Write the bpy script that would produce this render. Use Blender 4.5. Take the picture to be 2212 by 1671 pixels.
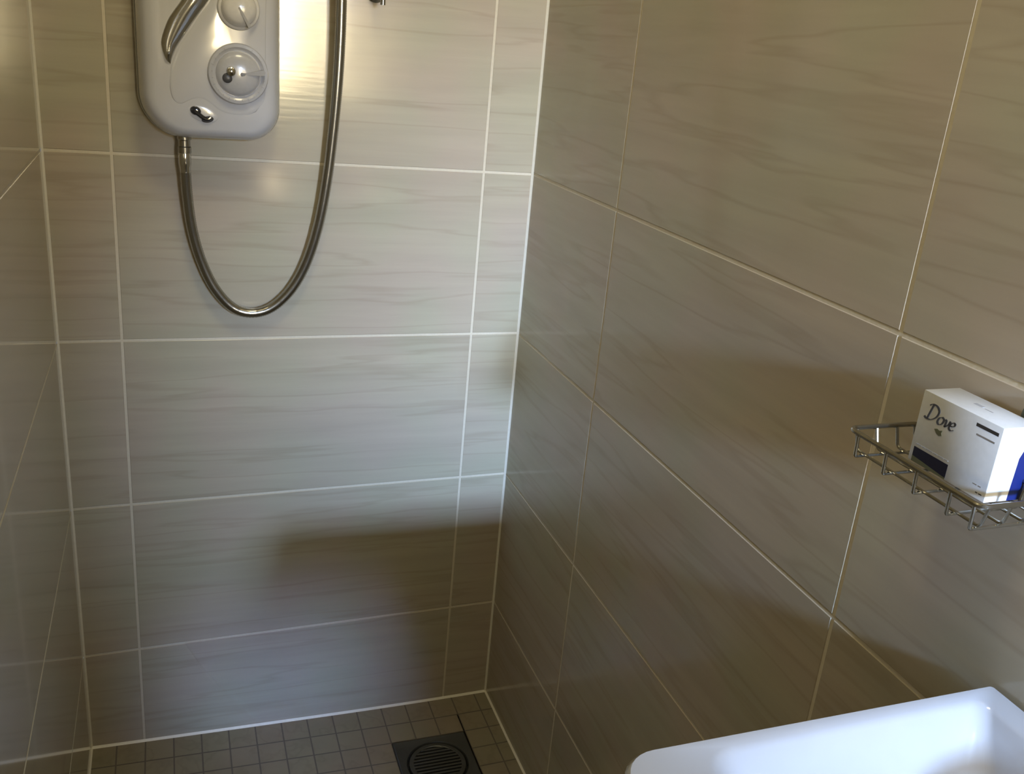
import bpy, bmesh, math, random
from mathutils import Vector, Matrix
random.seed(4)
for o in list(bpy.data.objects): bpy.data.objects.remove(o)
SC = bpy.context.scene
COL = SC.collection

# ------------------------------------------------------------------ camera
cam_d = bpy.data.cameras.new('camera'); cam = bpy.data.objects.new('camera', cam_d); COL.objects.link(cam)
YAW, PIT, ROL = 0.3674, -0.3491, 0.0914
cy, sy, cp, sp = math.cos(YAW), math.sin(YAW), math.cos(PIT), math.sin(PIT)
F = Vector((sy*cp, cy*cp, sp)); R0 = Vector((cy, -sy, 0)); U0 = R0.cross(F)
Rr = R0*math.cos(ROL)+U0*math.sin(ROL); Uu = U0*math.cos(ROL)-R0*math.sin(ROL)
M = Matrix((Rr, Uu, -F)).transposed().to_4x4(); M.translation = Vector((0.176, -1.5873, 1.3248))
cam.matrix_world = M
cam_d.sensor_width = 36.0; cam_d.lens = 36.0*2025.9/2212; cam_d.clip_start = 0.01
SC.camera = cam

# ------------------------------------------------------------------ light and exposure
SC.view_settings.view_transform = 'Standard'; SC.view_settings.look = 'None'
SC.view_settings.exposure = 0.0; SC.view_settings.gamma = 1.0; SC.view_settings.use_curve_mapping = False
W = bpy.data.worlds.new('world'); SC.world = W; W.use_nodes = True
W.node_tree.nodes['Background'].inputs[0].default_value = (0.75, 0.85, 1.0, 1)
W.node_tree.nodes['Background'].inputs[1].default_value = 0.6

def area(name, loc, direction, sx, sz, power, color, spread=180):
    l = bpy.data.lights.new(name, 'AREA'); l.shape = 'RECTANGLE'; l.size = sx; l.size_y = sz
    l.energy = power; l.color = color; l.spread = math.radians(spread)
    o = bpy.data.objects.new(name, l); COL.objects.link(o); o.location = loc
    o.rotation_euler = Vector(direction).to_track_quat('-Z', 'Y').to_euler()
    return o
# daylight through the end window behind the camera: cool sky in its top, warm sunlit outdoors below
KEY = Vector((0.677, -3.08, 1.60))
area('sky_light', KEY, Vector((0.93, 0, 0.68))-KEY, 0.19, 0.14, 4.9, (0.56, 0.80, 1.25), 34)
LOW_FILL = Vector((0.20, -3.08, 1.60))
area('low_fill_light', LOW_FILL, Vector((0.37, 0, 0.06))-LOW_FILL, 0.20, 0.14, 0.22, (0.50, 0.74, 1.40), 10)  # added narrow spot, no real source: bluish patch low on the back wall
area('sun_bounce_light', (0.64, -3.08, 1.28), (0.12, 1, 0.01), 0.27, 0.46, 2.6, (1.0, 0.81, 0.47), 42)
# daylight through the frosted side window beyond the basin
area('side_window_light', (0.785, -2.30, 1.62), (-1, 0.0, -0.0), 1.00, 0.85, 3.2, (1.0, 0.92, 0.74), 180)
# unseen warm square light over the shower, added to fill the walls
area('ceiling_fill_light', (0.40, -0.95, 2.37), (0, 0, -1), 0.34, 0.34, 7.6, (1.0, 0.86, 0.54), 180)

# ------------------------------------------------------------------ materials
def newmat(name):
    m = bpy.data.materials.new(name); m.use_nodes = True
    nt = m.node_tree; return m, nt, nt.nodes['Principled BSDF']
def simple(name, col, rough=0.4, metal=0.0, coat=0.0, spec=0.5, bump=0.0, bscale=200):
    m, nt, b = newmat(name)
    b.inputs['Base Color'].default_value = (*col, 1); b.inputs['Roughness'].default_value = rough
    b.inputs['Metallic'].default_value = metal; b.inputs['Coat Weight'].default_value = coat
    b.inputs['Coat Roughness'].default_value = 0.05
    b.inputs['Specular IOR Level'].default_value = spec
    n = nt.nodes.new('ShaderNodeTexNoise'); n.inputs['Scale'].default_value = bscale
    tc = nt.nodes.new('ShaderNodeTexCoord'); nt.links.new(tc.outputs['Object'], n.inputs['Vector'])
    mx = nt.nodes.new('ShaderNodeMix'); mx.data_type = 'RGBA'; mx.blend_type = 'MULTIPLY'
    mx.inputs[0].default_value = 0.12; mx.inputs[6].default_value = (*col, 1)
    nt.links.new(n.outputs['Fac'], mx.inputs[7]); nt.links.new(mx.outputs[2], b.inputs['Base Color'])
    if bump:
        bp = nt.nodes.new('ShaderNodeBump'); bp.inputs['Strength'].default_value = bump; bp.inputs['Distance'].default_value = 0.001
        nt.links.new(n.outputs['Fac'], bp.inputs['Height']); nt.links.new(bp.outputs['Normal'], b.inputs['Normal'])
    return m

def tile_mat(name, stretch, base=(0.45, 0.405, 0.32), rough=0.13, bumps=0.03, coat=0.0):
    """glazed travertine look: long soft veins running along the tile"""
    m, nt, b = newmat(name); N = nt.nodes.new; Lk = nt.links.new
    tc = N('ShaderNodeTexCoord'); at = N('ShaderNodeAttribute'); at.attribute_name = 'tile'
    off = N('ShaderNodeVectorMath'); off.operation = 'MULTIPLY_ADD'
    off.inputs[1].default_value = (3.1, 3.1, 3.1)
    Lk(at.outputs['Vector'], off.inputs[0]); Lk(tc.outputs['Object'], off.inputs[2])
    mp = N('ShaderNodeMapping'); mp.inputs['Scale'].default_value = stretch
    Lk(off.outputs[0], mp.inputs['Vector'])
    # warp
    wn = N('ShaderNodeTexNoise'); wn.inputs['Scale'].default_value = 1.1; wn.inputs['Detail'].default_value = 2
    Lk(mp.outputs[0], wn.inputs['Vector'])
    wa = N('ShaderNodeVectorMath'); wa.operation = 'MULTIPLY_ADD'; wa.inputs[1].default_value = (0.35, 0.35, 0.35)
    Lk(wn.outputs['Color'], wa.inputs[0]); Lk(mp.outputs[0], wa.inputs[2])
    n1 = N('ShaderNodeTexNoise'); n1.inputs['Scale'].default_value = 2.2; n1.inputs['Detail'].default_value = 5; n1.inputs['Roughness'].default_value = 0.6
    Lk(wa.outputs[0], n1.inputs['Vector'])
    r1 = N('ShaderNodeValToRGB'); r1.color_ramp.elements[0].position = 0.30; r1.color_ramp.elements[1].position = 0.72
    c0 = tuple(c*0.93 for c in base); c1 = tuple(min(1, c*1.06) for c in base)
    r1.color_ramp.elements[0].color = (*c0, 1); r1.color_ramp.elements[1].color = (*c1, 1)
    Lk(n1.outputs['Fac'], r1.inputs['Fac'])
    # thin veins
    n2 = N('ShaderNodeTexNoise'); n2.inputs['Scale'].default_value = 1.5; n2.inputs['Detail'].default_value = 3
    Lk(wa.outputs[0], n2.inputs['Vector'])
    ab = N('ShaderNodeMath'); ab.operation = 'SUBTRACT'; ab.inputs[1].default_value = 0.5; Lk(n2.outputs['Fac'], ab.inputs[0])
    ab2 = N('ShaderNodeMath'); ab2.operation = 'ABSOLUTE'; Lk(ab.outputs[0], ab2.inputs[0])
    r2 = N('ShaderNodeValToRGB'); r2.color_ramp.elements[0].position = 0.0; r2.color_ramp.elements[1].position = 0.035
    r2.color_ramp.elements[0].color = (0.87, 0.85, 0.83, 1); r2.color_ramp.elements[1].color = (1, 1, 1, 1)
    Lk(ab2.outputs[0], r2.inputs['Fac'])
    mx = N('ShaderNodeMix'); mx.data_type = 'RGBA'; mx.blend_type = 'MULTIPLY'; mx.inputs[0].default_value = 0.7
    Lk(r1.outputs[0], mx.inputs[6]); Lk(r2.outputs[0], mx.inputs[7])
    # broad hue drift from pinkish to greenish beige
    n3 = N('ShaderNodeTexNoise'); n3.inputs['Scale'].default_value = 7; n3.inputs['Detail'].default_value = 1
    Lk(tc.outputs['Object'], n3.inputs['Vector'])
    r3 = N('ShaderNodeValToRGB'); r3.color_ramp.elements[0].position = 0.35; r3.color_ramp.elements[1].position = 0.65
    r3.color_ramp.elements[0].color = (1.0, 0.955, 0.95, 1); r3.color_ramp.elements[1].color = (0.955, 0.985, 0.93, 1)
    Lk(n3.outputs['Fac'], r3.inputs['Fac'])
    mx2 = N('ShaderNodeMix'); mx2.data_type = 'RGBA'; mx2.blend_type = 'MULTIPLY'; mx2.inputs[0].default_value = 1.0
    Lk(mx.outputs[2], mx2.inputs[6]); Lk(r3.outputs[0], mx2.inputs[7])
    Lk(mx2.outputs[2], b.inputs['Base Color'])
    b.inputs['Roughness'].default_value = rough; b.inputs['IOR'].default_value = 1.55
    b.inputs['Coat Weight'].default_value = coat; b.inputs['Coat Roughness'].default_value = 0.05
    bp = N('ShaderNodeBump'); bp.inputs['Strength'].default_value = bumps; bp.inputs['Distance'].default_value = 0.002
    n4 = N('ShaderNodeTexNoise'); n4.inputs['Scale'].default_value = 9; n4.inputs['Detail'].default_value = 1
    Lk(mp.outputs[0], n4.inputs['Vector'])
    Lk(n4.outputs['Fac'], bp.inputs['Height']); Lk(bp.outputs['Normal'], b.inputs['Normal'])
    return m
M_TILE_X = tile_mat('beige_tile_back', (1.0, 1.0, 16))
M_TILE_Y = tile_mat('beige_tile_side', (1.0, 1.0, 13))
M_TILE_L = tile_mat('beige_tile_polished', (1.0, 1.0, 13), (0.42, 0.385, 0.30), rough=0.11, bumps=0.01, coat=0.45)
M_GROUT_L = simple('tile_toned_grout', (0.46, 0.42, 0.33), 0.5, coat=0.6)  # left wall grout, toned close to the tile colour
M_GROUT = simple('cream_grout', (0.66, 0.60, 0.47), 0.75, bump=0.2)
M_SEAL = simple('white_silicone', (0.80, 0.77, 0.66), 0.35)
M_FGROUT = simple('floor_grout', (0.14, 0.12, 0.10), 0.8)
M_MOSAIC = tile_mat('beige_mosaic', (9, 9, 9), (0.235, 0.205, 0.145), rough=0.42)
M_PAINT = simple('ceiling_paint', (0.78, 0.76, 0.68), 0.8)
M_CER = simple('white_ceramic', (0.42, 0.43, 0.455), 0.12, coat=0.4, bscale=20)
M_CHROME = simple('chrome', (0.66, 0.66, 0.64), 0.10, metal=1.0)
M_HOSE = simple('brushed_hose_metal', (0.42, 0.41, 0.37), 0.24, metal=1.0)
M_WIRE = simple('chrome_wire', (0.42, 0.41, 0.36), 0.22, metal=1.0)
M_PLAST = simple('white_plastic', (0.57, 0.575, 0.60), 0.16, coat=0.4, bscale=15)
M_PLASTB = simple('grey_white_plastic', (0.46, 0.46, 0.43), 0.3)
M_DIAL = simple('satin_grey_plastic', (0.47, 0.475, 0.50), 0.22, coat=0.4)
M_KNOB = simple('pearl_plastic', (0.70, 0.69, 0.68), 0.15, coat=0.6)
M_GREY = simple('grey_print', (0.055, 0.055, 0.06), 0.4)
M_LGREY = simple('pale_grey_print', (0.34, 0.34, 0.35), 0.5)
M_BLACK = simple('gloss_black', (0.012, 0.013, 0.02), 0.12, coat=0.5)
M_CARD = simple('white_card', (0.60, 0.61, 0.61), 0.32, coat=0.3)
M_NAVY = simple('navy_print', (0.008, 0.008, 0.022), 0.35)
M_BLUE = simple('blue_print', (0.006, 0.014, 0.10), 0.3)
M_GOLD = simple('dark_gold_print', (0.10, 0.10, 0.05), 0.4)
M_DRAIN = simple('dull_steel', (0.11, 0.115, 0.11), 0.42, metal=0.7)
M_DARK = simple('dark_gap', (0.015, 0.015, 0.014), 0.7)
M_DKGREEN = simple('smoky_dark_green', (0.05, 0.07, 0.045), 0.25)
M_WOODW = simple('white_painted_wood', (0.7, 0.7, 0.68), 0.4)

# ------------------------------------------------------------------ helpers
def obj(name, bm, mat, parent=None, smooth=True, angle=35):
    me = bpy.data.meshes.new(name); bm.normal_update(); bm.to_mesh(me); bm.free()
    mats = mat if isinstance(mat, (list, tuple)) else [mat]
    for m in mats: me.materials.append(m)
    if smooth:
        me.polygons.foreach_set('use_smooth', [True]*len(me.polygons))
        me.set_sharp_from_angle(angle=math.radians(angle))
    o = bpy.data.objects.new(name, me); COL.objects.link(o)
    if parent is not None: o.parent = parent
    return o
def recenter(o, loc):
    o.data.transform(Matrix.Translation(-Vector(loc))); o.location = loc
def thing(name, label, cat, loc=(0, 0, 0)):
    o = bpy.data.objects.new(name, None); COL.objects.link(o); o.location = loc; o.empty_display_size = 0.05
    o['label'] = label; o['category'] = cat
    return o
def part(name, bm, mat, parent, label=None, **k):
    """mesh given in world coordinates, parented under a thing/part"""
    o = obj(name, bm, mat, None, **k)
    o.parent = parent
    p = Vector((0, 0, 0)); q = parent
    while q is not None: p += q.location; q = q.parent
    o.data.transform(Matrix.Translation(-p))
    if label: o['label'] = label
    return o
def struct(name, bm, mat, **k):
    o = obj(name, bm, mat, **k); o['kind'] = 'structure'; return o
def box(bm, x0, x1, y0, y1, z0, z1, bev=0, seg=2):
    r = bmesh.ops.create_cube(bm, size=1)
    vs = r['verts']
    for v in vs: v.co = Vector(((x0+x1)/2+v.co.x*(x1-x0), (y0+y1)/2+v.co.y*(y1-y0), (z0+z1)/2+v.co.z*(z1-z0)))
    if bev:
        es = list({e for v in vs for e in v.link_edges})
        bmesh.ops.bevel(bm, geom=es, offset=bev, segments=seg, affect='EDGES', profile=0.5)
    return bm
def newbox(*a, **k): return box(bmesh.new(), *a, **k)
def catmull(pts, n=8):
    P = [Vector(p) for p in pts]; P = [P[0]*2-P[1]]+P+[P[-1]*2-P[-2]]; out = []
    for i in range(1, len(P)-2):
        for k in range(n):
            t = k/n; a, b, c, d = P[i-1:i+3]
            out.append(0.5*((2*b)+(c-a)*t+(2*a-5*b+4*c-d)*t*t+(3*b-a-3*c+d)*t**3))
    out.append(P[-2]); return out
def tube(bm, pts, r, n=12, closed=False, rfun=None):
    pts = [Vector(p) for p in pts]; m = len(pts); rings = []
    up = None
    for i, p in enumerate(pts):
        if closed: t = (pts[(i+1) % m]-pts[i-1]).normalized()
        else: t = (pts[min(i+1, m-1)]-pts[max(i-1, 0)]).normalized()
        if up is None:
            up = Vector((0, 0, 1)) if abs(t.z) < 0.9 else Vector((0, 1, 0))
        up = (up-t*up.dot(t)).normalized(); s = t.cross(up)
        rr = rfun(i) if rfun else r
        rings.append([bm.verts.new(p+(up*math.cos(a)+s*math.sin(a))*rr) for a in [2*math.pi*k/n for k in range(n)]])
    for i in range(m if closed else m-1):
        A, B = rings[i], rings[(i+1) % m]
        for k in range(n): bm.faces.new((A[k], A[(k+1) % n], B[(k+1) % n], B[k]))
    if not closed:
        bm.faces.new(list(reversed(rings[0]))); bm.faces.new(rings[-1])
    return bm
def fillet_path(pts, r, n=5, closed=False):
    pts = [Vector(p) for p in pts]; out = []; m = len(pts)
    for i, p in enumerate(pts):
        if not closed and i in (0, m-1): out.append(p); continue
        a = (pts[i-1]-p); b = (pts[(i+1) % m]-p); ra = min(r, a.length*0.49, b.length*0.49)
        A = p+a.normalized()*ra; B = p+b.normalized()*ra
        for k in range(n+1):
            t = k/n; out.append(A*(1-t)**2+p*2*t*(1-t)+B*t*t)
    return out
def lathe(bm, prof, center, axis=(0, -1, 0), n=48):
    """prof: (radius, height) pairs from the axis outward or back; axis = direction of height"""
    ax = Vector(axis).normalized(); u = Vector((0, 0, 1)) if abs(ax.z) < 0.9 else Vector((1, 0, 0))
    u = (u-ax*u.dot(ax)).normalized(); v = ax.cross(u); c = Vector(center); rings = []
    for r, h in prof:
        if r < 1e-6: rings.append([bm.verts.new(c+ax*h)])
        else: rings.append([bm.verts.new(c+ax*h+(u*math.cos(a)+v*math.sin(a))*r) for a in [2*math.pi*k/n for k in range(n)]])
    for A, B in zip(rings, rings[1:]):
        if len(A) == 1 and len(B) == 1: continue
        for k in range(n):
            k2 = (k+1) % n
            if len(A) == 1: f = (A[0], B[k2], B[k])
            elif len(B) == 1: f = (A[k], A[k2], B[0])
            else: f = (A[k], A[k2], B[k2], B[k])
            bm.faces.new(f)
    bmesh.ops.recalc_face_normals(bm, faces=bm.faces[:])
    return bm
def rrect(x0, x1, z0, z1, radii, n=10):
    """rounded rectangle, radii = bottom-left, bottom-right, top-right, top-left; counter-clockwise"""
    out = []
    for (cx, cz, a0, r) in ((x0+radii[0], z0+radii[0], math.pi, radii[0]), (x1-radii[1], z0+radii[1], 1.5*math.pi, radii[1]),
                            (x1-radii[2], z1-radii[2], 0, radii[2]), (x0+radii[3], z1-radii[3], 0.5*math.pi, radii[3])):
        for k in range(n+1):
            a = a0+0.5*math.pi*k/n; out.append((cx+r*math.cos(a), cz+r*math.sin(a)))
    return out
def loft(bm, rings, cap0=True, cap1=True):
    R = [[bm.verts.new(p) for p in ring] for ring in rings]; n = len(R[0])
    for A, B in zip(R, R[1:]):
        for k in range(n): bm.faces.new((A[k], A[(k+1) % n], B[(k+1) % n], B[k]))
    if cap0: bm.faces.new(R[0])
    if cap1: bm.faces.new(list(reversed(R[-1])))
    bmesh.ops.recalc_face_normals(bm, faces=bm.faces[:])
    return bm
def prism(bm, pts, d, bev=0.0):
    """pts = closed world-space outline, extruded by vector d, far edge bevelled"""
    pts = [Vector(p) for p in pts]; d = Vector(d)
    c = sum(pts, Vector())/len(pts)
    rings = [pts, [p+d*(1-(bev > 0)*0.35) for p in pts]]
    if bev: rings.append([p+d+(c-p).normalized()*bev for p in pts])
    return loft(bm, rings)

# ------------------------------------------------------------------ tiled walls
WX = 0.7899
G = 0.0021    # half grout width
def tiled(name, P, frame, mat, hole=None, grout=None):
    """P[i][j] = (u,v) crossing of vertical joint i and horizontal joint j; frame(u,v,d) -> world, d towards the room"""
    bm = bmesh.new(); lay = bm.loops.layers.float_color.new('tile')
    ni, nj = len(P), len(P[0])
    def q(pts, mi, tc=None):
        f = bm.faces.new([bm.verts.new(frame(*p)) for p in pts]); f.material_index = mi
        for lp in f.loops: lp[lay] = tc or (0, 0, 0, 1)
    for i in range(ni-1):
        for j in range(nj-1):
            c = [P[i][j], P[i+1][j], P[i+1][j+1], P[i][j+1]]
            if hole and hole(sum(x[0] for x in c)/4, sum(x[1] for x in c)/4): continue
            sg = [(1, 1), (-1, 1), (-1, -1), (1, -1)]
            q([(c[k][0], c[k][1], -0.0007) for k in range(4)], 1)
            tc = (random.random(), random.random(), random.random(), 1)
            a = [(c[k][0]+sg[k][0]*G, c[k][1]+sg[k][1]*G, -0.0007) for k in range(4)]
            b = [(c[k][0]+sg[k][0]*(G+0.0008), c[k][1]+sg[k][1]*(G+0.0008), 0.0) for k in range(4)]
            q(b, 0, tc)
            for k in range(4):
                l = (k+1) % 4; q([a[k], a[l], b[l], b[k]], 0, tc)
    # body of the wall behind
    us = [p[0] for r in P for p in r]; vs = [p[1] for r in P for p in r]
    if not hole:
        f0 = [(min(us), min(vs)), (max(us), min(vs)), (max(us), max(vs)), (min(us), max(vs))]
        back = [(u, v, -0.10) for u, v in f0]; frt = [(u, v, -0.0008) for u, v in f0]
        q(list(reversed(back)), 1)
        for k in range(4):
            l = (k+1) % 4; q([back[k], back[l], frt[l], frt[k]], 1)
    return struct(name, bm, [mat, grout or M_GROUT], smooth=False)

ZR = lambda u, a, b: a+(b-a)*u/WX
def backrow(u):
    return [-0.03, ZR(u, .2112, .2240), ZR(u, .5125, .5213), ZR(u, .8143, .8148), ZR(u, 1.1165, 1.1103), 1.415, 1.716, 2.017, 2.318, 2.40]
def backcols(v): return [-0.0005, 0.0945+0.0022*v, 0.6940+0.0040*v-0.0005, WX+0.0005]
rows = [backrow(0), backrow(WX)]
P = []
for i in range(4):
    col = []
    for j in range(10):
        u = backcols(0.8)[i]; v = backrow(u)[j]; u = backcols(v)[i]; col.append((u, backrow(u)[j]))
    P.append(col)
wall_back = tiled('wall_back', P, lambda u, v, d: Vector((u, -d, v)), M_TILE_X)
ys = [0.0, -0.350, -0.9465, -1.548, -2.148, -2.748, -3.10]
zr = [-0.03, 0.225, 0.5213, 0.8130, 1.1115, 1.410, 1.711, 2.012, 2.313, 2.40]
P = [[(y, z) for z in zr] for y in reversed(ys)]
wall_right = tiled('wall_right', P, lambda u, v, d: Vector((WX-d, u, v)), M_TILE_Y)
zl = [-0.03, 0.2112, 0.5125, 0.8143, 1.1165, 1.415, 1.716, 2.017, 2.318, 2.40]
ysl = [0.0, -0.80, -1.402, -2.004, -2.606, -3.10]
P = [[(y, z) for z in zl] for y in reversed(ysl)]
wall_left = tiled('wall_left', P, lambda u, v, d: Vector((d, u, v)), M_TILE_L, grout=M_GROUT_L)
P = [[(x, z) for z in zl] for x in (0, 0.19, 0.6, WX)]
wall_front = tiled('wall_front', P, lambda u, v, d: Vector((u, -3.10+d, v)), M_TILE_X)
struct('ceiling', newbox(-0.1, WX+0.1, -3.2, 0.1, 2.40, 2.5), M_PAINT, smooth=False)

# mosaic floor, falling gently to the drain
DX0, DX1, DY0, DY1 = 0.557, 0.7085, -0.108, -0.262
def fz(x, y):
    d = math.hypot(x-0.633, y+0.185)
    return -0.010+0.020*min(d, 0.75)
def floor():
    bm = bmesh.new(); lay = bm.loops.layers.float_color.new('tile'); s = 0.0512; g = 0.0014
    def q(pts, mi, tc):
        f = bm.faces.new([bm.verts.new(p) for p in pts]); f.material_index = mi
        for lp in f.loops: lp[lay] = tc
    x0 = 0.557-11*s; nx = 16; ny = 61
    for i in range(nx):
        for j in range(ny):
            xa, xb = x0+i*s, x0+(i+1)*s; ya, yb = -(j-0)*s+0.0-0.006, -(j+1)*s-0.006
            if j == 0: ya = 0.0
            xa = max(xa, 0.0); xb = min(xb, WX)
            if xb <= xa: continue
            def add(xa, xb, ya, yb):
                if xb-xa < 0.004 or ya-yb < 0.004: return
                k = (random.random(), random.random(), random.random(), 1)
                q([(xa, ya, fz(xa, ya)-0.0006), (xa, yb, fz(xa, yb)-0.0006), (xb, yb, fz(xb, yb)-0.0006), (xb, ya, fz(xb, ya)-0.0006)], 1, k)
                q([(xa+g, ya-g, fz(xa, ya)), (xa+g, yb+g, fz(xa, yb)), (xb-g, yb+g, fz(xb, yb)), (xb-g, ya-g, fz(xb, ya))], 0, k)
            if xb > DX0+1e-4 and xa < DX1-1e-4 and yb < DY0-1e-4 and ya > DY1+1e-4:   # cut round the drain
                if xa < DX0: add(xa, DX0, ya, yb)
                if xb > DX1: add(DX1, xb, ya, yb)
                xa2, xb2 = max(xa, DX0), min(xb, DX1)
                if ya > DY0: add(xa2, xb2, ya, DY0)
                if yb < DY1: add(xa2, xb2, DY1, yb)
                continue
            add(xa, xb, ya, yb)
    # screed below the mosaic
    for p4 in ([(-.1, -3.2, -.03), (-.1, .1, -.03), (WX+.1, .1, -.03), (WX+.1, -3.2, -.03)],):
        q(p4, 1, (0, 0, 0, 1)); q([(x, y, -0.08) for x, y, z in reversed(p4)], 1, (0, 0, 0, 1))
    return struct('floor', bm, [M_MOSAIC, M_FGROUT], smooth=False)
floor()

# silicone beads in the corners
def bead(name, path, a, b, r=0.0032):
    """concave bead along a path; a,b = unit directions into the room along the two walls"""
    a, b = Vector(a), Vector(b); rings = []
    for p in path:
        p = Vector(p); ring = [p-a*0.0002-b*0.0002]
        for k in range(6):
            t = k/5*math.pi/2; ring.append(p+a*r*(1-0.75*math.sin(t))+b*r*(1-0.75*math.cos(t)) if 0 < k < 5 else p+(a if k == 0 else b)*r)
        rings.append(ring)
    bm = bmesh.new(); loft(bm, rings); return struct(name, bm, M_SEAL)
bead('trim_1', [(WX, 0, -0.008), (WX, 0, 2.4)], (-1, 0, 0), (0, -1, 0), 0.0034)
bead('trim_2', [(0, 0, 0.004), (0, 0, 2.4)], (1, 0, 0), (0, -1, 0), 0.0030)
bead('trim_3', [(x, 0, fz(x, 0)) for x in [k*WX/12 for k in range(13)]], (0, -1, 0), (0, 0, 1), 0.0038)
bead('trim_4', [(WX, -k*3.1/20, fz(WX, -k*3.1/20)) for k in range(21)], (-1, 0, 0), (0, 0, 1), 0.0034)
bead('trim_5', [(0, -k*3.1/20, fz(0, -k*3.1/20)) for k in range(21)], (1, 0, 0), (0, 0, 1), 0.0030)

# ------------------------------------------------------------------ electric shower unit
FY = -0.078
hb = (0.24, 0.0, 1.335)
heater = thing('shower_heater', 'white electric shower heater with two dials and chrome crescent on the tiled wall', 'shower heater', hb)
def outline(inset, y, n=12):
    x0, x1, z0, z1 = 0.1385+inset, 0.3460-inset, 1.1500+inset*0.8, 1.520-inset
    o = rrect(x0, x1, z0, z1, (0.062-inset*0.6, 0.046-inset*0.6, 0.05-inset*0.5, 0.05-inset*0.5), n)
    out = []
    for x, z in o:
        bow = 0.004*(1-((x-0.24)/0.1)**2) if z < 1.2 else 0
        out.append(Vector((x, y, z-max(0, bow))))
    return out
bm = bmesh.new()
loft(bm, [outline(0.001, 0.0), outline(0.0, -0.003), outline(0.0, -0.020), outline(0.0015, -0.024)])
part('back_plate', bm, M_PLASTB, heater)
bm = bmesh.new(); rg = [outline(0.0035, -0.022), outline(0.0025, -0.027), outline(0.0040, -0.046), outline(0.0075, -0.060), outline(0.0125, -0.070), outline(0.0185, FY+0.002), outline(0.026, FY)]
base = outline(0.026, FY); c = Vector((0.24, FY, 1.335))
for s, dy in ((0.86, -0.0022), (0.6, -0.0045), (0.3, -0.0058), (0.08, -0.006)):
    rg.append([c+(p-c)*s+Vector((0, dy, 0)) for p in base])
loft(bm, rg); part('casing', bm, M_PLAST, heater, angle=60)
def face_y(x, z):
    s = max(abs(x-0.24)/0.078, abs(z-1.335)/0.165)
    return FY-0.0062*max(0, 1-s**1.6)
# raised centre panel, its left contour follows the crescent
ctr = [(0.2430, 1.3459), (0.230, 1.3276), (0.2212, 1.3146), (0.2092, 1.297), (0.1980, 1.2808), (0.1914, 1.2679), (0.1862, 1.2551), (0.1845, 1.240), (0.1845, 1.223), (0.1885, 1.2065),
       (0.198, 1.2000), (0.2100, 1.2055), (0.2260, 1.2085), (0.240, 1.2020), (0.252, 1.1930), (0.270, 1.188), (0.295, 1.190), (0.3130, 1.2050), (0.3190, 1.225), (0.3200, 1.30), (0.3190, 1.46), (0.29, 1.475), (0.255, 1.470), (0.246, 1.44), (0.250, 1.39)]
cc = catmull([(x, 0, z) for x, z in ctr]+[(ctr[0][0], 0, ctr[0][1])], 4)[:-1]
cen = Vector((0.268, 0, 1.31))
def ringp(s, lift, ins=0.0):
    out = []
    for p in cc:
        q = cen+(p-cen)*s; q -= (q-cen).normalized()*ins
        out.append(Vector((q.x, face_y(q.x, q.z)-lift, q.z)))
    return out
bm = bmesh.new()
loft(bm, [ringp(1, -0.002), ringp(1, 0.0002), ringp(1, 0.0009, 0.002), ringp(1, 0.0013, 0.006), ringp(0.8, 0.0017), ringp(0.5, 0.0018), ringp(0.15, 0.0018)])
part('front_panel', bm, M_PLAST, heater, angle=70)
# chrome crescent
le = catmull([(0.1863, 0, 1.2560), (0.1796, 0, 1.2609), (0.1745, 0, 1.2742), (0.1735, 0, 1.2883), (0.1823, 0, 1.3135), (0.1914, 0, 1.3283), (0.2016, 0, 1.3425), (0.214, 0, 1.362), (0.226, 0, 1.39), (0.232, 0, 1.42)], 4)
ri = catmull([(0.1866, 0, 1.2562), (0.1912, 0, 1.2679), (0.1978, 0, 1.2808), (0.2090, 0, 1.297), (0.2210, 0, 1.3146), (0.230, 0, 1.3276), (0.2430, 0, 1.3459), (0.251, 0, 1.366), (0.252, 0, 1.392), (0.2335, 0, 1.421)], 4)
bm = bmesh.new(); rows_ = []
for a, b in zip(le, ri):
    r = []
    for k in range(9):
        t = k/8; p = a.lerp(b, t); wd = (b-a).length
        h = 0.0012+min(0.0065, wd*0.35)*math.sin(math.pi*t**0.7)**0.8
        if k in (0, 8): h = -0.003
        r.append(bm.verts.new((p.x, face_y(p.x, p.z)-h, p.z)))
    rows_.append(r)
for A, B in zip(rows_, rows_[1:]):
    for k in range(8): bm.faces.new((A[k], A[k+1], B[k+1], B[k]))
bmesh.ops.recalc_face_normals(bm, faces=bm.faces[:])
part('chrome_crescent', bm, M_CHROME, heater, 'chrome crescent trim', angle=75)
# lower temperature dial
dc = (0.2800, face_y(0.28, 1.249)-0.0018, 1.2490)
bm = lathe(bmesh.new(), [(0, 0), (0.0430, 0), (0.0430, 0.0030), (0.0415, 0.0050), (0.0375, 0.0056), (0.0335, 0.0030), (0.0325, 0.0026), (0, 0.0026)], dc)
nf = len(bm.faces)
for k in range(22):
    a = math.radians(-60+k*300/21+180)
    if abs(((a-math.radians(8)+math.pi) % (2*math.pi))-math.pi) < 0.2: continue
    ca, sa = math.cos(a), math.sin(a); r0, r1, w = 0.0362, 0.0385 if k % 3 else 0.0400, 0.00045
    y = dc[1]-0.0058
    pts = [(r0, -w), (r1, -w), (r1, w), (r0, w)]
    prism(bm, [(dc[0]+r*ca-t*sa, y+0.0016, dc[2]+r*sa+t*ca) for r, t in pts], (0, -0.0016, 0))
bm.faces.ensure_lookup_table()
for f in bm.faces[nf:]: f.material_index = 1
dial = part('temperature_dial', bm, [M_DIAL, M_LGREY], heater)
bm = lathe(bmesh.new(), [(0.0320, 0.0), (0.0318, 0.004), (0.0300, 0.0070), (0.0255, 0.0100), (0.0185, 0.0122), (0.010, 0.0134), (0, 0.0138)], dc)
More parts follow.
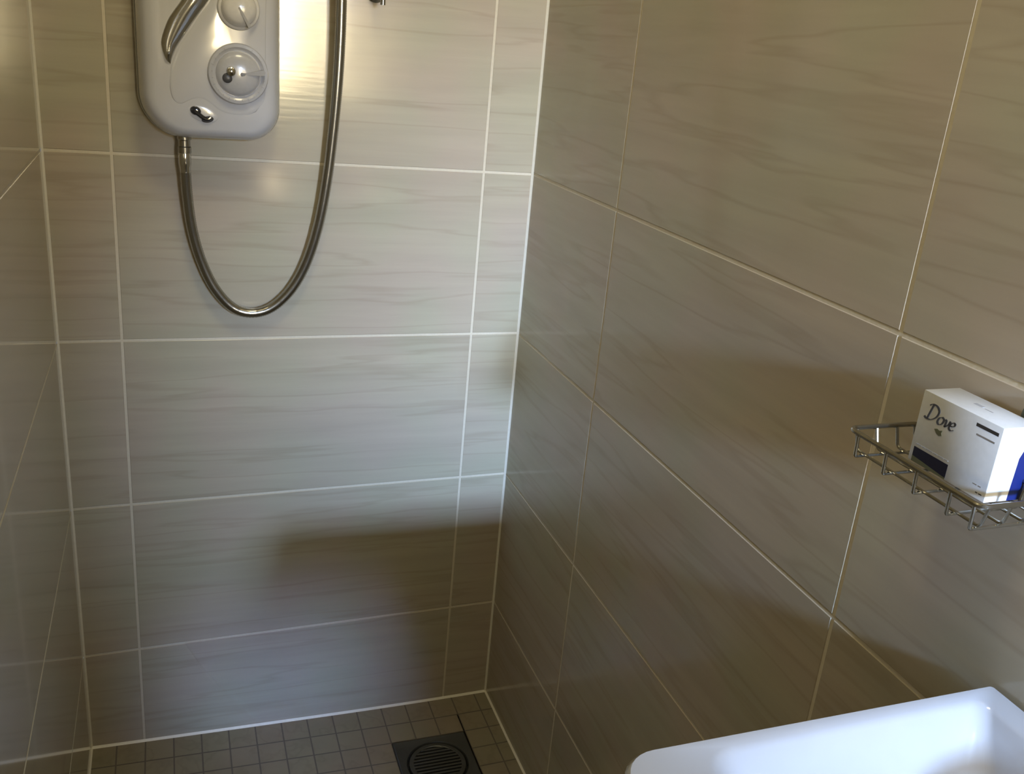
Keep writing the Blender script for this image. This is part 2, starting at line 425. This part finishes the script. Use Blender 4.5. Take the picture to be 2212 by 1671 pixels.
part('dial_dome', bm, M_DIAL, dial)
def finger(bm, c, ang, r0, r1, w0, w1, y0, y1):
    ca, sa = math.cos(ang), math.sin(ang); P_ = []
    for r, t in ((r0, -w0), (r1, -w1), (r1+w1*0.6, 0), (r1, w1), (r0, w0), (r0-w0*0.6, 0)):
        P_.append((c[0]+r*ca-t*sa, y0, c[2]+r*sa+t*ca))
    return prism(bm, P_, (0, y1-y0, 0), 0.0004)
bm = finger(bmesh.new(), dc, math.radians(7), 0.006, 0.036, 0.0012, 0.0042, dc[1]-0.004, dc[1]-0.0136)
part('pointer', bm, M_LGREY, dial, 'grey pointer')
bm = finger(bmesh.new(), dc, math.radians(2), 0.0035, 0.0085, 0.0028, 0.0016, dc[1]-0.011, dc[1]-0.0150)
part('pointer_notch', bm, M_GREY, dial, 'dark notch at the pointer root')
hc = (dc[0]-0.0110, dc[1]-0.0115, dc[2]+0.0035)
bm = lathe(bmesh.new(), [(0.0070, 0), (0.0070, 0.0030), (0.0060, 0.0055), (0.0035, 0.0070), (0, 0.0074)], hc, n=24)
part('hub_button', bm, M_CHROME, dial, 'chrome hub button')
bm = lathe(bmesh.new(), [(0.0072, 0), (0.0070, 0.0022), (0.0045, 0.0036), (0, 0.0038)], (dc[0]-0.0160, dc[1]-0.0108, dc[2]-0.0060), n=24)
part('hub_lens', bm, M_GREY, dial, 'dark lens under the hub')
# upper power knob
kc = (0.2815, face_y(0.2815, 1.338)-0.0018, 1.3385)
bm = lathe(bmesh.new(), [(0, 0), (0.0295, 0), (0.0295, 0.0060), (0.0280, 0.0085), (0.0250, 0.0095), (0.0240, 0.0140), (0.0215, 0.0190), (0.0160, 0.0222), (0.008, 0.0236), (0, 0.0240)], kc)
knob = part('power_knob', bm, M_KNOB, heater)
bm = finger(bmesh.new(), kc, math.radians(-60), -0.002, 0.0270, 0.0014, 0.0022, kc[1]-0.006, kc[1]-0.0252)
part('pointer', bm, M_LGREY, knob, 'grey pointer')
# oval badge low on the casing
def oval(bm, c, rx, rz, h, ang, n=28):
    ca, sa = math.cos(ang), math.sin(ang); rings = []
    for s, dh in ((1, 0.0), (0.97, 0.45), (0.82, 0.8), (0.5, 0.95), (0.15, 1.0)):
        ring = []
        for k in range(n):
            t = 2*math.pi*k/n; x, z = rx*s*math.cos(t), rz*s*math.sin(t)
            ring.append(Vector((c[0]+x*ca-z*sa, c[1]-h*dh, c[2]+x*sa+z*ca)))
        rings.append(ring)
    return loft(bm, rings)
by = face_y(0.225, 1.192)
bm = oval(bmesh.new(), (0.2280, by+0.0004, 1.1905), 0.0235, 0.0125, 0.0022, math.radians(-18))
badge = part('badge', bm, M_PLAST, heater)
bm = oval(bmesh.new(), (0.2190, by-0.001, 1.1930), 0.0080, 0.0064, 0.0042, math.radians(-20))
part('badge_eye', bm, M_BLACK, badge, 'gloss black head of the emblem')
bm = bmesh.new()
ptsE = catmull([(0.2175, 0, 1.1925), (0.2235, 0, 1.1880), (0.2300, 0, 1.1835), (0.2360, 0, 1.1822), (0.2400, 0, 1.1850)], 4)
tube(bm, [(p.x, by-0.0030, p.z) for p in ptsE], 0.0024, 10, rfun=lambda i: 0.0036-0.0010*i/16)
part('badge_tail', bm, M_BLACK, badge, 'gloss black tail of the emblem')
bm = oval(bmesh.new(), (0.2355, by-0.001, 1.1815), 0.0088, 0.0046, 0.0030, math.radians(10))
part('badge_fin', bm, M_GREY, badge, 'dark grey fin of the emblem')
# outlet collar below the casing
bm = lathe(bmesh.new(), [(0, 0), (0.0105, 0), (0.0105, 0.012), (0.0088, 0.0135), (0.0088, 0.022), (0.0100, 0.0235), (0.0100, 0.032), (0.0078, 0.035), (0, 0.035)], (0.2026, -0.035, 1.158), (0, 0, -1), 28)
part('outlet', bm, M_HOSE, heater, 'metal hose outlet')

# ------------------------------------------------------------------ hose
hp = [(0.2026, 1.130), (0.2024, 1.1151), (0.2044, 1.0621), (0.2106, 1.0041), (0.2235, 0.952), (0.2428, 0.9075), (0.2700, 0.8748), (0.3007, 0.8645), (0.334, 0.8740), (0.366, 0.9056), (0.3907, 0.9532), (0.4085, 1.0156), (0.4199, 1.0841), (0.4275, 1.1579), (0.4325, 1.2294), (0.4352, 1.2986), (0.4356, 1.3654), (0.4350, 1.45), (0.434, 1.60), (0.440, 1.75), (0.458, 1.86), (0.485, 1.915)]
hy = [-0.035, -0.034, -0.028, -0.023, -0.020, -0.019, -0.018, -0.018, -0.018, -0.019, -0.021, -0.025, -0.029, -0.033, -0.037, -0.040, -0.043, -0.047, -0.055, -0.066, -0.080, -0.092]
path = catmull([(x, y, z) for (x, z), y in zip(hp, hy)], 7)
# resample for fine ribs
dense = []
for a, b in zip(path, path[1:]):
    n = max(1, int((b-a).length/0.0016))
    for k in range(n): dense.append(a.lerp(b, k/n))
dense.append(path[-1])
hose = thing('shower_hose', 'brushed metal shower hose hanging in a loop below the heater', 'shower hose', (0.2026, -0.035, 1.130))
bm = tube(bmesh.new(), dense, 0.0078, 14, rfun=lambda i: 0.0086 if i % 2 else 0.0080)
part('hose_tube', bm, M_HOSE, hose, angle=80)
bm = lathe(bmesh.new(), [(0, -0.004), (0.0090, -0.004), (0.0096, 0), (0.0096, 0.016), (0.0085, 0.022), (0.0080, 0.030), (0, 0.030)], (0.2026, -0.035, 1.126), (0, -0.05, -1), 24)
part('hose_nut', bm, M_CHROME, hose, 'chrome hose nut')

# ------------------------------------------------------------------ riser rail (only its foot is in the frame)
rail = thing('riser_rail', 'chrome riser rail foot beside the hose at the top edge', 'shower rail', (0.499, -0.045, 1.364))
bm = tube(bmesh.new(), [(0.499, -0.045, 1.364), (0.499, -0.045, 1.99)], 0.0042, 16); part('rail_tube', bm, M_HOSE, rail)
for z in (1.384, 1.96):
    bm = lathe(bmesh.new(), [(0, 0), (0.017, 0), (0.017, 0.005), (0.013, 0.009), (0.010, 0.030), (0.010, 0.052), (0.008, 0.054), (0, 0.054)], (0.496, 0.0, z), (0, -1, 0), 28)
    part('wall_bracket', bm, M_HOSE, rail)
hs = thing('handset', 'white shower handset on the riser rail beside the hose', 'shower head', (0.499, -0.06, 1.92))
bm = tube(bmesh.new(), [(0.487, -0.090, 1.91), (0.499, -0.095, 1.97), (0.499, -0.13, 2.06), (0.499, -0.16, 2.09)], 0.011, 16); part('handle', bm, M_PLAST, hs)
bm = lathe(bmesh.new(), [(0, -0.012), (0.02, -0.012), (0.04, 0.0), (0.045, 0.010), (0.040, 0.014), (0, 0.014)], (0.499, -0.175, 2.09), (0, -0.75, -0.66), 36); part('spray_head', bm, M_PLAST, hs)
bm = newbox(0.486, 0.512, -0.10, -0.040, 1.915, 1.945, bev=0.004); part('slider', bm, M_CHROME, hs)

# ------------------------------------------------------------------ floor drain
dz = -0.0085
drain = thing('shower_drain', 'square dull steel floor drain with round grate in mosaic floor', 'drain', (0.633, -0.185, dz))
dcx, dcy = (DX0+DX1)/2, (DY0+DY1)/2; hw = (DX1-DX0)/2-0.001
def ringsq(h, z, n=40):
    out = []
    for k in range(n):
        t = 2*math.pi*k/n; ca, sa = math.cos(t), math.sin(t); s = h/max(abs(ca), abs(sa)); out.append(Vector((dcx+ca*s, dcy+sa*s, z)))
    return out
def ringc(r, z, n=40): return [Vector((dcx+r*math.cos(2*math.pi*k/n), dcy+r*math.sin(2*math.pi*k/n), z)) for k in range(n)]
bm = bmesh.new(); loft(bm, [ringsq(hw, dz-0.012), ringsq(hw, dz+0.001), ringsq(hw-0.0025, dz+0.003), ringsq(hw-0.005, dz+0.0025), ringc(0.061, dz+0.0018), ringc(0.0585, dz-0.002), ringc(0.0585, dz-0.010)], cap0=False, cap1=False)
part('drain_frame', bm, M_DRAIN, drain)
bm = bmesh.new(); loft(bm, [ringc(0.060, dz-0.012), ringc(0.0598, dz-0.0115)]); part('drain_well', bm, M_DARK, drain, 'dark well below the grate')
bm = bmesh.new(); loft(bm, [ringc(0.0555, dz-0.008), ringc(0.0555, dz+0.0015), ringc(0.0545, dz+0.0022), ringc(0.048, dz+0.0022), ringc(0.0470, dz+0.0015), ringc(0.0470, dz-0.008)], cap0=False, cap1=False)
for k in range(-5, 6):
    y = k*0.0083; h = math.sqrt(0.048**2-y*y)
    tmp = bmesh.new()
    a = [Vector((dcx-h, dcy+y-0.0021, dz+0.0012)), Vector((dcx-h, dcy+y+0.0021, dz+0.0012))]
    box(bm, dcx-h, dcx+h, dcy+y-0.0022, dcy+y+0.0022, dz-0.006, dz+0.0018, bev=0.0006, seg=1); tmp.free()
part('drain_grate', bm, M_DRAIN, drain, 'round slotted grate')

# ------------------------------------------------------------------ wire soap rack
RX0, RX1, RY0, RY1, RZ, RB = 0.7100, 0.7835, -0.9990, -1.1445, 1.0462, 1.0255
rack = thing('soap_rack', 'chrome wire soap rack on the right tiled wall, above the basin', 'soap rack', (0.7899, -1.07, RB))
bm = tube(bmesh.new(), fillet_path([(RX0, RY0, RZ), (RX1, RY0, RZ), (RX1, RY1, RZ), (RX0, RY1, RZ)], 0.008, closed=True), 0.0022, 10, closed=True)
part('top_rail', bm, M_WIRE, rack)
for y in (-1.0110, -1.0455, -1.0800, -1.1150, -1.1380):
    b = fillet_path([(RX0, y, RZ), (RX0+0.001, y, RB+0.001), (RX0+0.002, y, RB), (RX1-0.002, y, RB), (RX1, y, RZ)], 0.004, 4)
    part('cross_wire', tube(bmesh.new(), b, 0.0014, 8), M_WIRE, rack)
for x in (0.7175, 0.7385, 0.7600, 0.7790):
    b = fillet_path([(x, RY0, RZ), (x, RY0-0.006, RB+0.0026), (x, RY1+0.004, RB+0.0026), (x, RY1, RZ)], 0.004, 4)
    part('long_wire', tube(bmesh.new(), b, 0.0013, 8), M_WIRE, rack)
for y in (-1.035, -1.105):
    part('wall_hook', tube(bmesh.new(), [(RX1, y, RZ), (0.7905, y, RZ)], 0.0022, 8), M_WIRE, rack)
bm = lathe(bmesh.new(), [(0, 0), (0.016, 0), (0.016, 0.002), (0.010, 0.005), (0.005, 0.007), (0, 0.008)], (WX, -1.106, 1.092), (-1, 0, 0), 28)  # small domed dark green disc behind the carton
part('wall_disc', bm, M_DKGREEN, rack, 'dark green disc on the wall')
part('disc_stem', tube(bmesh.new(), [(0.7860, -1.106, 1.086), (0.7855, -1.106, RZ)], 0.0016, 8), M_WIRE, rack)

# ------------------------------------------------------------------ soap carton
SX0, SX1, SY0, SY1, SZ0, SZ1 = 0.7480, 0.7845, -1.0305, -1.1125, 1.0300, 1.0915
soap = thing('soap_box', 'white soap carton with dark lettering and blue end stripe, in the wire rack', 'soap box', ((SX0+SX1)/2, (SY0+SY1)/2, SZ0))
part('carton', newbox(SX0, SX1, SY1, SY0, SZ0, SZ1, bev=0.0008), M_CARD, soap)
fx = SX0
def fprism(pts, d=0.0002):    # pts (y,z) on the long face
    return prism(bmesh.new(), [(fx+0.00005, y, z) for y, z in pts], (-d, 0, 0))
part('dark_label', fprism([(-1.0345, 1.0432), (-1.0722, 1.0432), (-1.0722, 1.0318), (-1.0345, 1.0352)]), M_NAVY, soap, 'navy black label', smooth=False)
part('green_fade', fprism([(-1.0345, 1.0352), (-1.0722, 1.0318), (-1.0722, 1.0304), (-1.0345, 1.0304)]), M_GOLD, soap, 'olive strip below the label', smooth=False)
part('corner_bar', fprism([(-1.0880, 1.0862), (-1.1095, 1.0862), (-1.1095, 1.0835), (-1.0880, 1.0835)], 0.0003), M_GREY, soap, 'dark grey bar near the corner', smooth=False)
part('faint_bar', fprism([(-1.0900, 1.0783), (-1.1080, 1.0783), (-1.1080, 1.0768), (-1.0900, 1.0768)]), M_LGREY, soap, 'faint grey line', smooth=False)
def small_dashes(y0, z, lens):
    bm = bmesh.new(); y = y0
    for l in lens:
        prism(bm, [(fx+0.00005, y, z-0.00045), (fx+0.00005, y-l, z-0.00045), (fx+0.00005, y-l, z+0.00045), (fx+0.00005, y, z+0.00045)], (-0.0002, 0, 0)); y -= l+0.0012
    return bm
part('small_print', small_dashes(-1.0355, 1.0460, [0.006, 0.003, 0.007, 0.004, 0.006, 0.0035]), M_LGREY, soap, 'line of small grey print', smooth=False)
part('small_print', small_dashes(-1.1030, 1.0350, [0.002, 0.003]), M_GREY, soap, 'tiny dark print at the lower corner', smooth=False)
part('small_print', small_dashes(-1.0985, 1.0405, [0.004, 0.003]), M_LGREY, soap, 'tiny pale print at the lower corner', smooth=False)
def pen(paths, origin, sx, sy, slant, nib=0.050, ang=35, thin=0.018):
    """broad-nib lettering on the long face (it looks towards -x, reading runs to -y)"""
    bm = bmesh.new(); na = math.radians(ang); nv = Vector((math.cos(na), math.sin(na)))*nib
    for pth in paths:
        pp = [Vector((p.x, p.y)) for p in catmull([(x, y, 0) for x, y in pth], 6)]
        L, Rg = [], []
        for i, p in enumerate(pp):
            t = (pp[min(i+1, len(pp)-1)]-pp[max(i-1, 0)]).normalized(); nn = Vector((-t.y, t.x))
            off = nn*(abs(nn.dot(nv))+thin)
            L.append(p+off); Rg.append(p-off)
        def W3(p, d): return Vector((fx-0.00005-d, origin[0]-(p.x+p.y*slant)*sx, origin[1]+p.y*sy))
        A = [bm.verts.new(W3(p, 0.0002)) for p in L]; B = [bm.verts.new(W3(p, 0.0002)) for p in Rg]
        A0 = [bm.verts.new(W3(p, -0.0001)) for p in L]; B0 = [bm.verts.new(W3(p, -0.0001)) for p in Rg]
        for i in range(len(pp)-1):
            for q in ((A[i], B[i], B[i+1], A[i+1]), (A0[i], A[i], A[i+1], A0[i+1]), (B[i], B0[i], B0[i+1], B[i+1])): bm.faces.new(q)
        for i in (0, len(pp)-1): bm.faces.new((A[i], A0[i], B0[i], B[i]))
    bmesh.ops.recalc_face_normals(bm, faces=bm.faces[:])
    return bm
glyphs = [('D', [[(0.16, 0.03), (0.17, 0.50), (0.18, 0.96)], [(-0.04, 0.84), (0.12, 0.99), (0.42, 0.97), (0.66, 0.72), (0.64, 0.34), (0.40, 0.05), (0.10, 0.0), (-0.06, 0.08)]]),
          ('o', [[(0.98, 0.52), (0.83, 0.38), (0.82, 0.12), (0.96, 0.0), (1.12, 0.14), (1.13, 0.40), (0.98, 0.52)]]),
          ('v', [[(1.20, 0.48), (1.29, 0.40), (1.33, 0.02)], [(1.33, 0.02), (1.48, 0.24), (1.52, 0.52)]]),
          ('e', [[(1.60, 0.24), (1.80, 0.30), (1.84, 0.45), (1.72, 0.52), (1.59, 0.36), (1.60, 0.10), (1.74, 0.0), (1.90, 0.10)]])]
for ch, paths in glyphs:
    part('letter', pen(paths, (-1.0375, 1.0700), 0.0162, 0.0135, 0.22), M_GREY, soap, 'dark grey letter '+ch, smooth=False)
# small bird emblem under the lettering
bird = [(-1.0500, 1.0650), (-1.0530, 1.0662), (-1.0555, 1.0655), (-1.0585, 1.0668), (-1.0578, 1.0642), (-1.0590, 1.0625), (-1.0560, 1.0612), (-1.0530, 1.0622)]
part('bird_emblem', fprism(bird, 0.0003), M_GOLD, soap, 'dark gold bird emblem', smooth=False)
# top face print
bm = bmesh.new()
for (y0, l, x, w) in ((-1.0640, 0.009, 0.7660, 0.0035), (-1.0760, 0.008, 0.7655, 0.0012)):
    prism(bm, [(x, y0, SZ1-0.00005), (x, y0-l, SZ1-0.00005), (x+w, y0-l, SZ1-0.00005), (x+w, y0, SZ1-0.00005)], (0, 0, 0.0002))
part('top_print', bm, M_LGREY, soap, 'pale grey print on the top flap', smooth=False)
# near end: blue stripe
bm = prism(bmesh.new(), [(0.7705, SY1+0.00005, SZ0+0.0004), (0.7838, SY1+0.00005, SZ0+0.0004), (0.7838, SY1+0.00005, SZ1-0.012), (0.7760, SY1+0.00005, SZ1-0.016), (0.7715, SY1+0.00005, SZ1-0.026)], (0, -0.0002, 0))
part('blue_stripe', bm, M_BLUE, soap, 'deep blue end stripe', smooth=False)

# ------------------------------------------------------------------ basin
BX0, BX1, BY0, BY1, BZ = 0.4480, 0.7899, -1.1330, -1.6100, 0.8740
basin = thing('wash_basin', 'white ceramic wash basin against the right wall below the soap rack', 'wash basin', (0.63, -1.37, 0.72))
def br(x0, x1, y0, y1, z, r, n=8):   # far edge y0 > y1
    rr = r if isinstance(r, (tuple, list)) else (r,)*4
    return [Vector((x, y, z)) for x, y in rrect(x0, x1, y1, y0, rr, n)]
bm = bmesh.new()
R_ = [br(0.54, 0.7868, -1.24, -1.50, 0.735, (.06, .005, .005, .06)),
      br(0.50, 0.7868, -1.19, -1.55, 0.760, (.05, .005, .005, .05)),
      br(0.462, 0.7868, -1.142, -1.598, 0.815, (.03, .004, .004, .03)),
      br(BX0, 0.7868, BY0, BY1, 0.862, (.030, .003, .003, .030)),
      br(BX0, 0.7868, BY0, BY1, 0.870, (.030, .003, .003, .030)),
      br(BX0+.003, 0.7860, BY0-.003, BY1+.003, BZ, (.028, .003, .003, .028)),
      br(0.505, 0.7660, BY0-.012, BY1+.03, BZ-0.0005, (.03, .016, .012, .03)),
      br(0.512, 0.7630, BY0-.017, BY1+.036, BZ-0.004, (.03, .016, .012, .03)),
      br(0.520, 0.7580, BY0-.026, BY1+.045, BZ-0.020, (.03, .02, .014, .03)),
      br(0.535, 0.7450, BY0-.052, BY1+.07, BZ-0.075, (.035, .03, .03, .035)),
      br(0.560, 0.7250, BY0-.085, BY1+.10, BZ-0.105, (.05, .05, .05, .05)),
      br(0.610, 0.6750, BY0-.180, BY1+.20, BZ-0.115, (.03, .03, .03, .03))]
loft(bm, R_); part('bowl', bm, M_CER, basin, angle=50)
bm = bmesh.new()
loft(bm, [[Vector((x, y, z)) for x, y in rrect(a, 0.7895, b, c_, (.05, .003, .003, .05), 8)] for (a, b, c_, z) in ((0.58, -1.50, -1.24, 0.745), (0.60, -1.48, -1.26, 0.60), (0.61, -1.47, -1.27, 0.25), (0.585, -1.49, -1.25, 0.02), (0.585, -1.49, -1.25, 0.004))])
part('pedestal', bm, M_CER, basin)
bm = lathe(bmesh.new(), [(0, 0), (0.020, 0), (0.021, 0.002), (0.012, 0.003), (0, 0.001)], (0.642, -1.37, BZ-0.116), (0, 0, 1), 24); part('waste', bm, M_CHROME, basin, 'chrome waste')
tapt = thing('basin_tap', 'chrome mixer tap on the right rim of the basin', 'tap', (0.776, -1.45, BZ))
bm = lathe(bmesh.new(), [(0, 0), (0.012, 0), (0.012, 0.004), (0.010, 0.008), (0.010, 0.07), (0.0, 0.075)], (0.776, -1.45, BZ), (0, 0, 1), 24)
part('tap_body', bm, M_CHROME, tapt)
part('spout', tube(bmesh.new(), catmull([(0.776, -1.45, BZ+0.05), (0.74, -1.45, BZ+0.07), (0.70, -1.45, BZ+0.062), (0.685, -1.45, BZ+0.045)], 5), 0.008, 14), M_CHROME, tapt)
part('lever', newbox(0.745, 0.785, -1.456, -1.444, BZ+0.074, BZ+0.082, bev=0.003), M_CHROME, tapt)

# ------------------------------------------------------------------ windows behind the camera
def window(name, pts_outer, wid, nrm, mat=M_WOODW):
    """rectangular frame of bars round an opening; pts = 4 corners"""
    bm = bmesh.new(); P4 = [Vector(p) for p in pts_outer]; n = Vector(nrm); c = sum(P4, Vector())/4
    inner = [p+(c-p).normalized()*wid*1.4 for p in P4]
    loft(bm, [P4, [p+n*0.02 for p in P4], [p+n*0.02 for p in inner], inner], cap0=False, cap1=False)
    return struct(name, bm, mat, smooth=False)
window('window_1', [(0.04, -3.099, 1.06), (0.785, -3.099, 1.06), (0.785, -3.099, 1.72), (0.04, -3.099, 1.72)], 0.02, (0, 1, 0))  # frame widened to the left to house the added low light
window('window_2', [(WX-.001, -2.82, 1.17), (WX-.001, -1.78, 1.17), (WX-.001, -1.78, 2.07), (WX-.001, -2.82, 2.07)], 0.02, (-1, 0, 0))
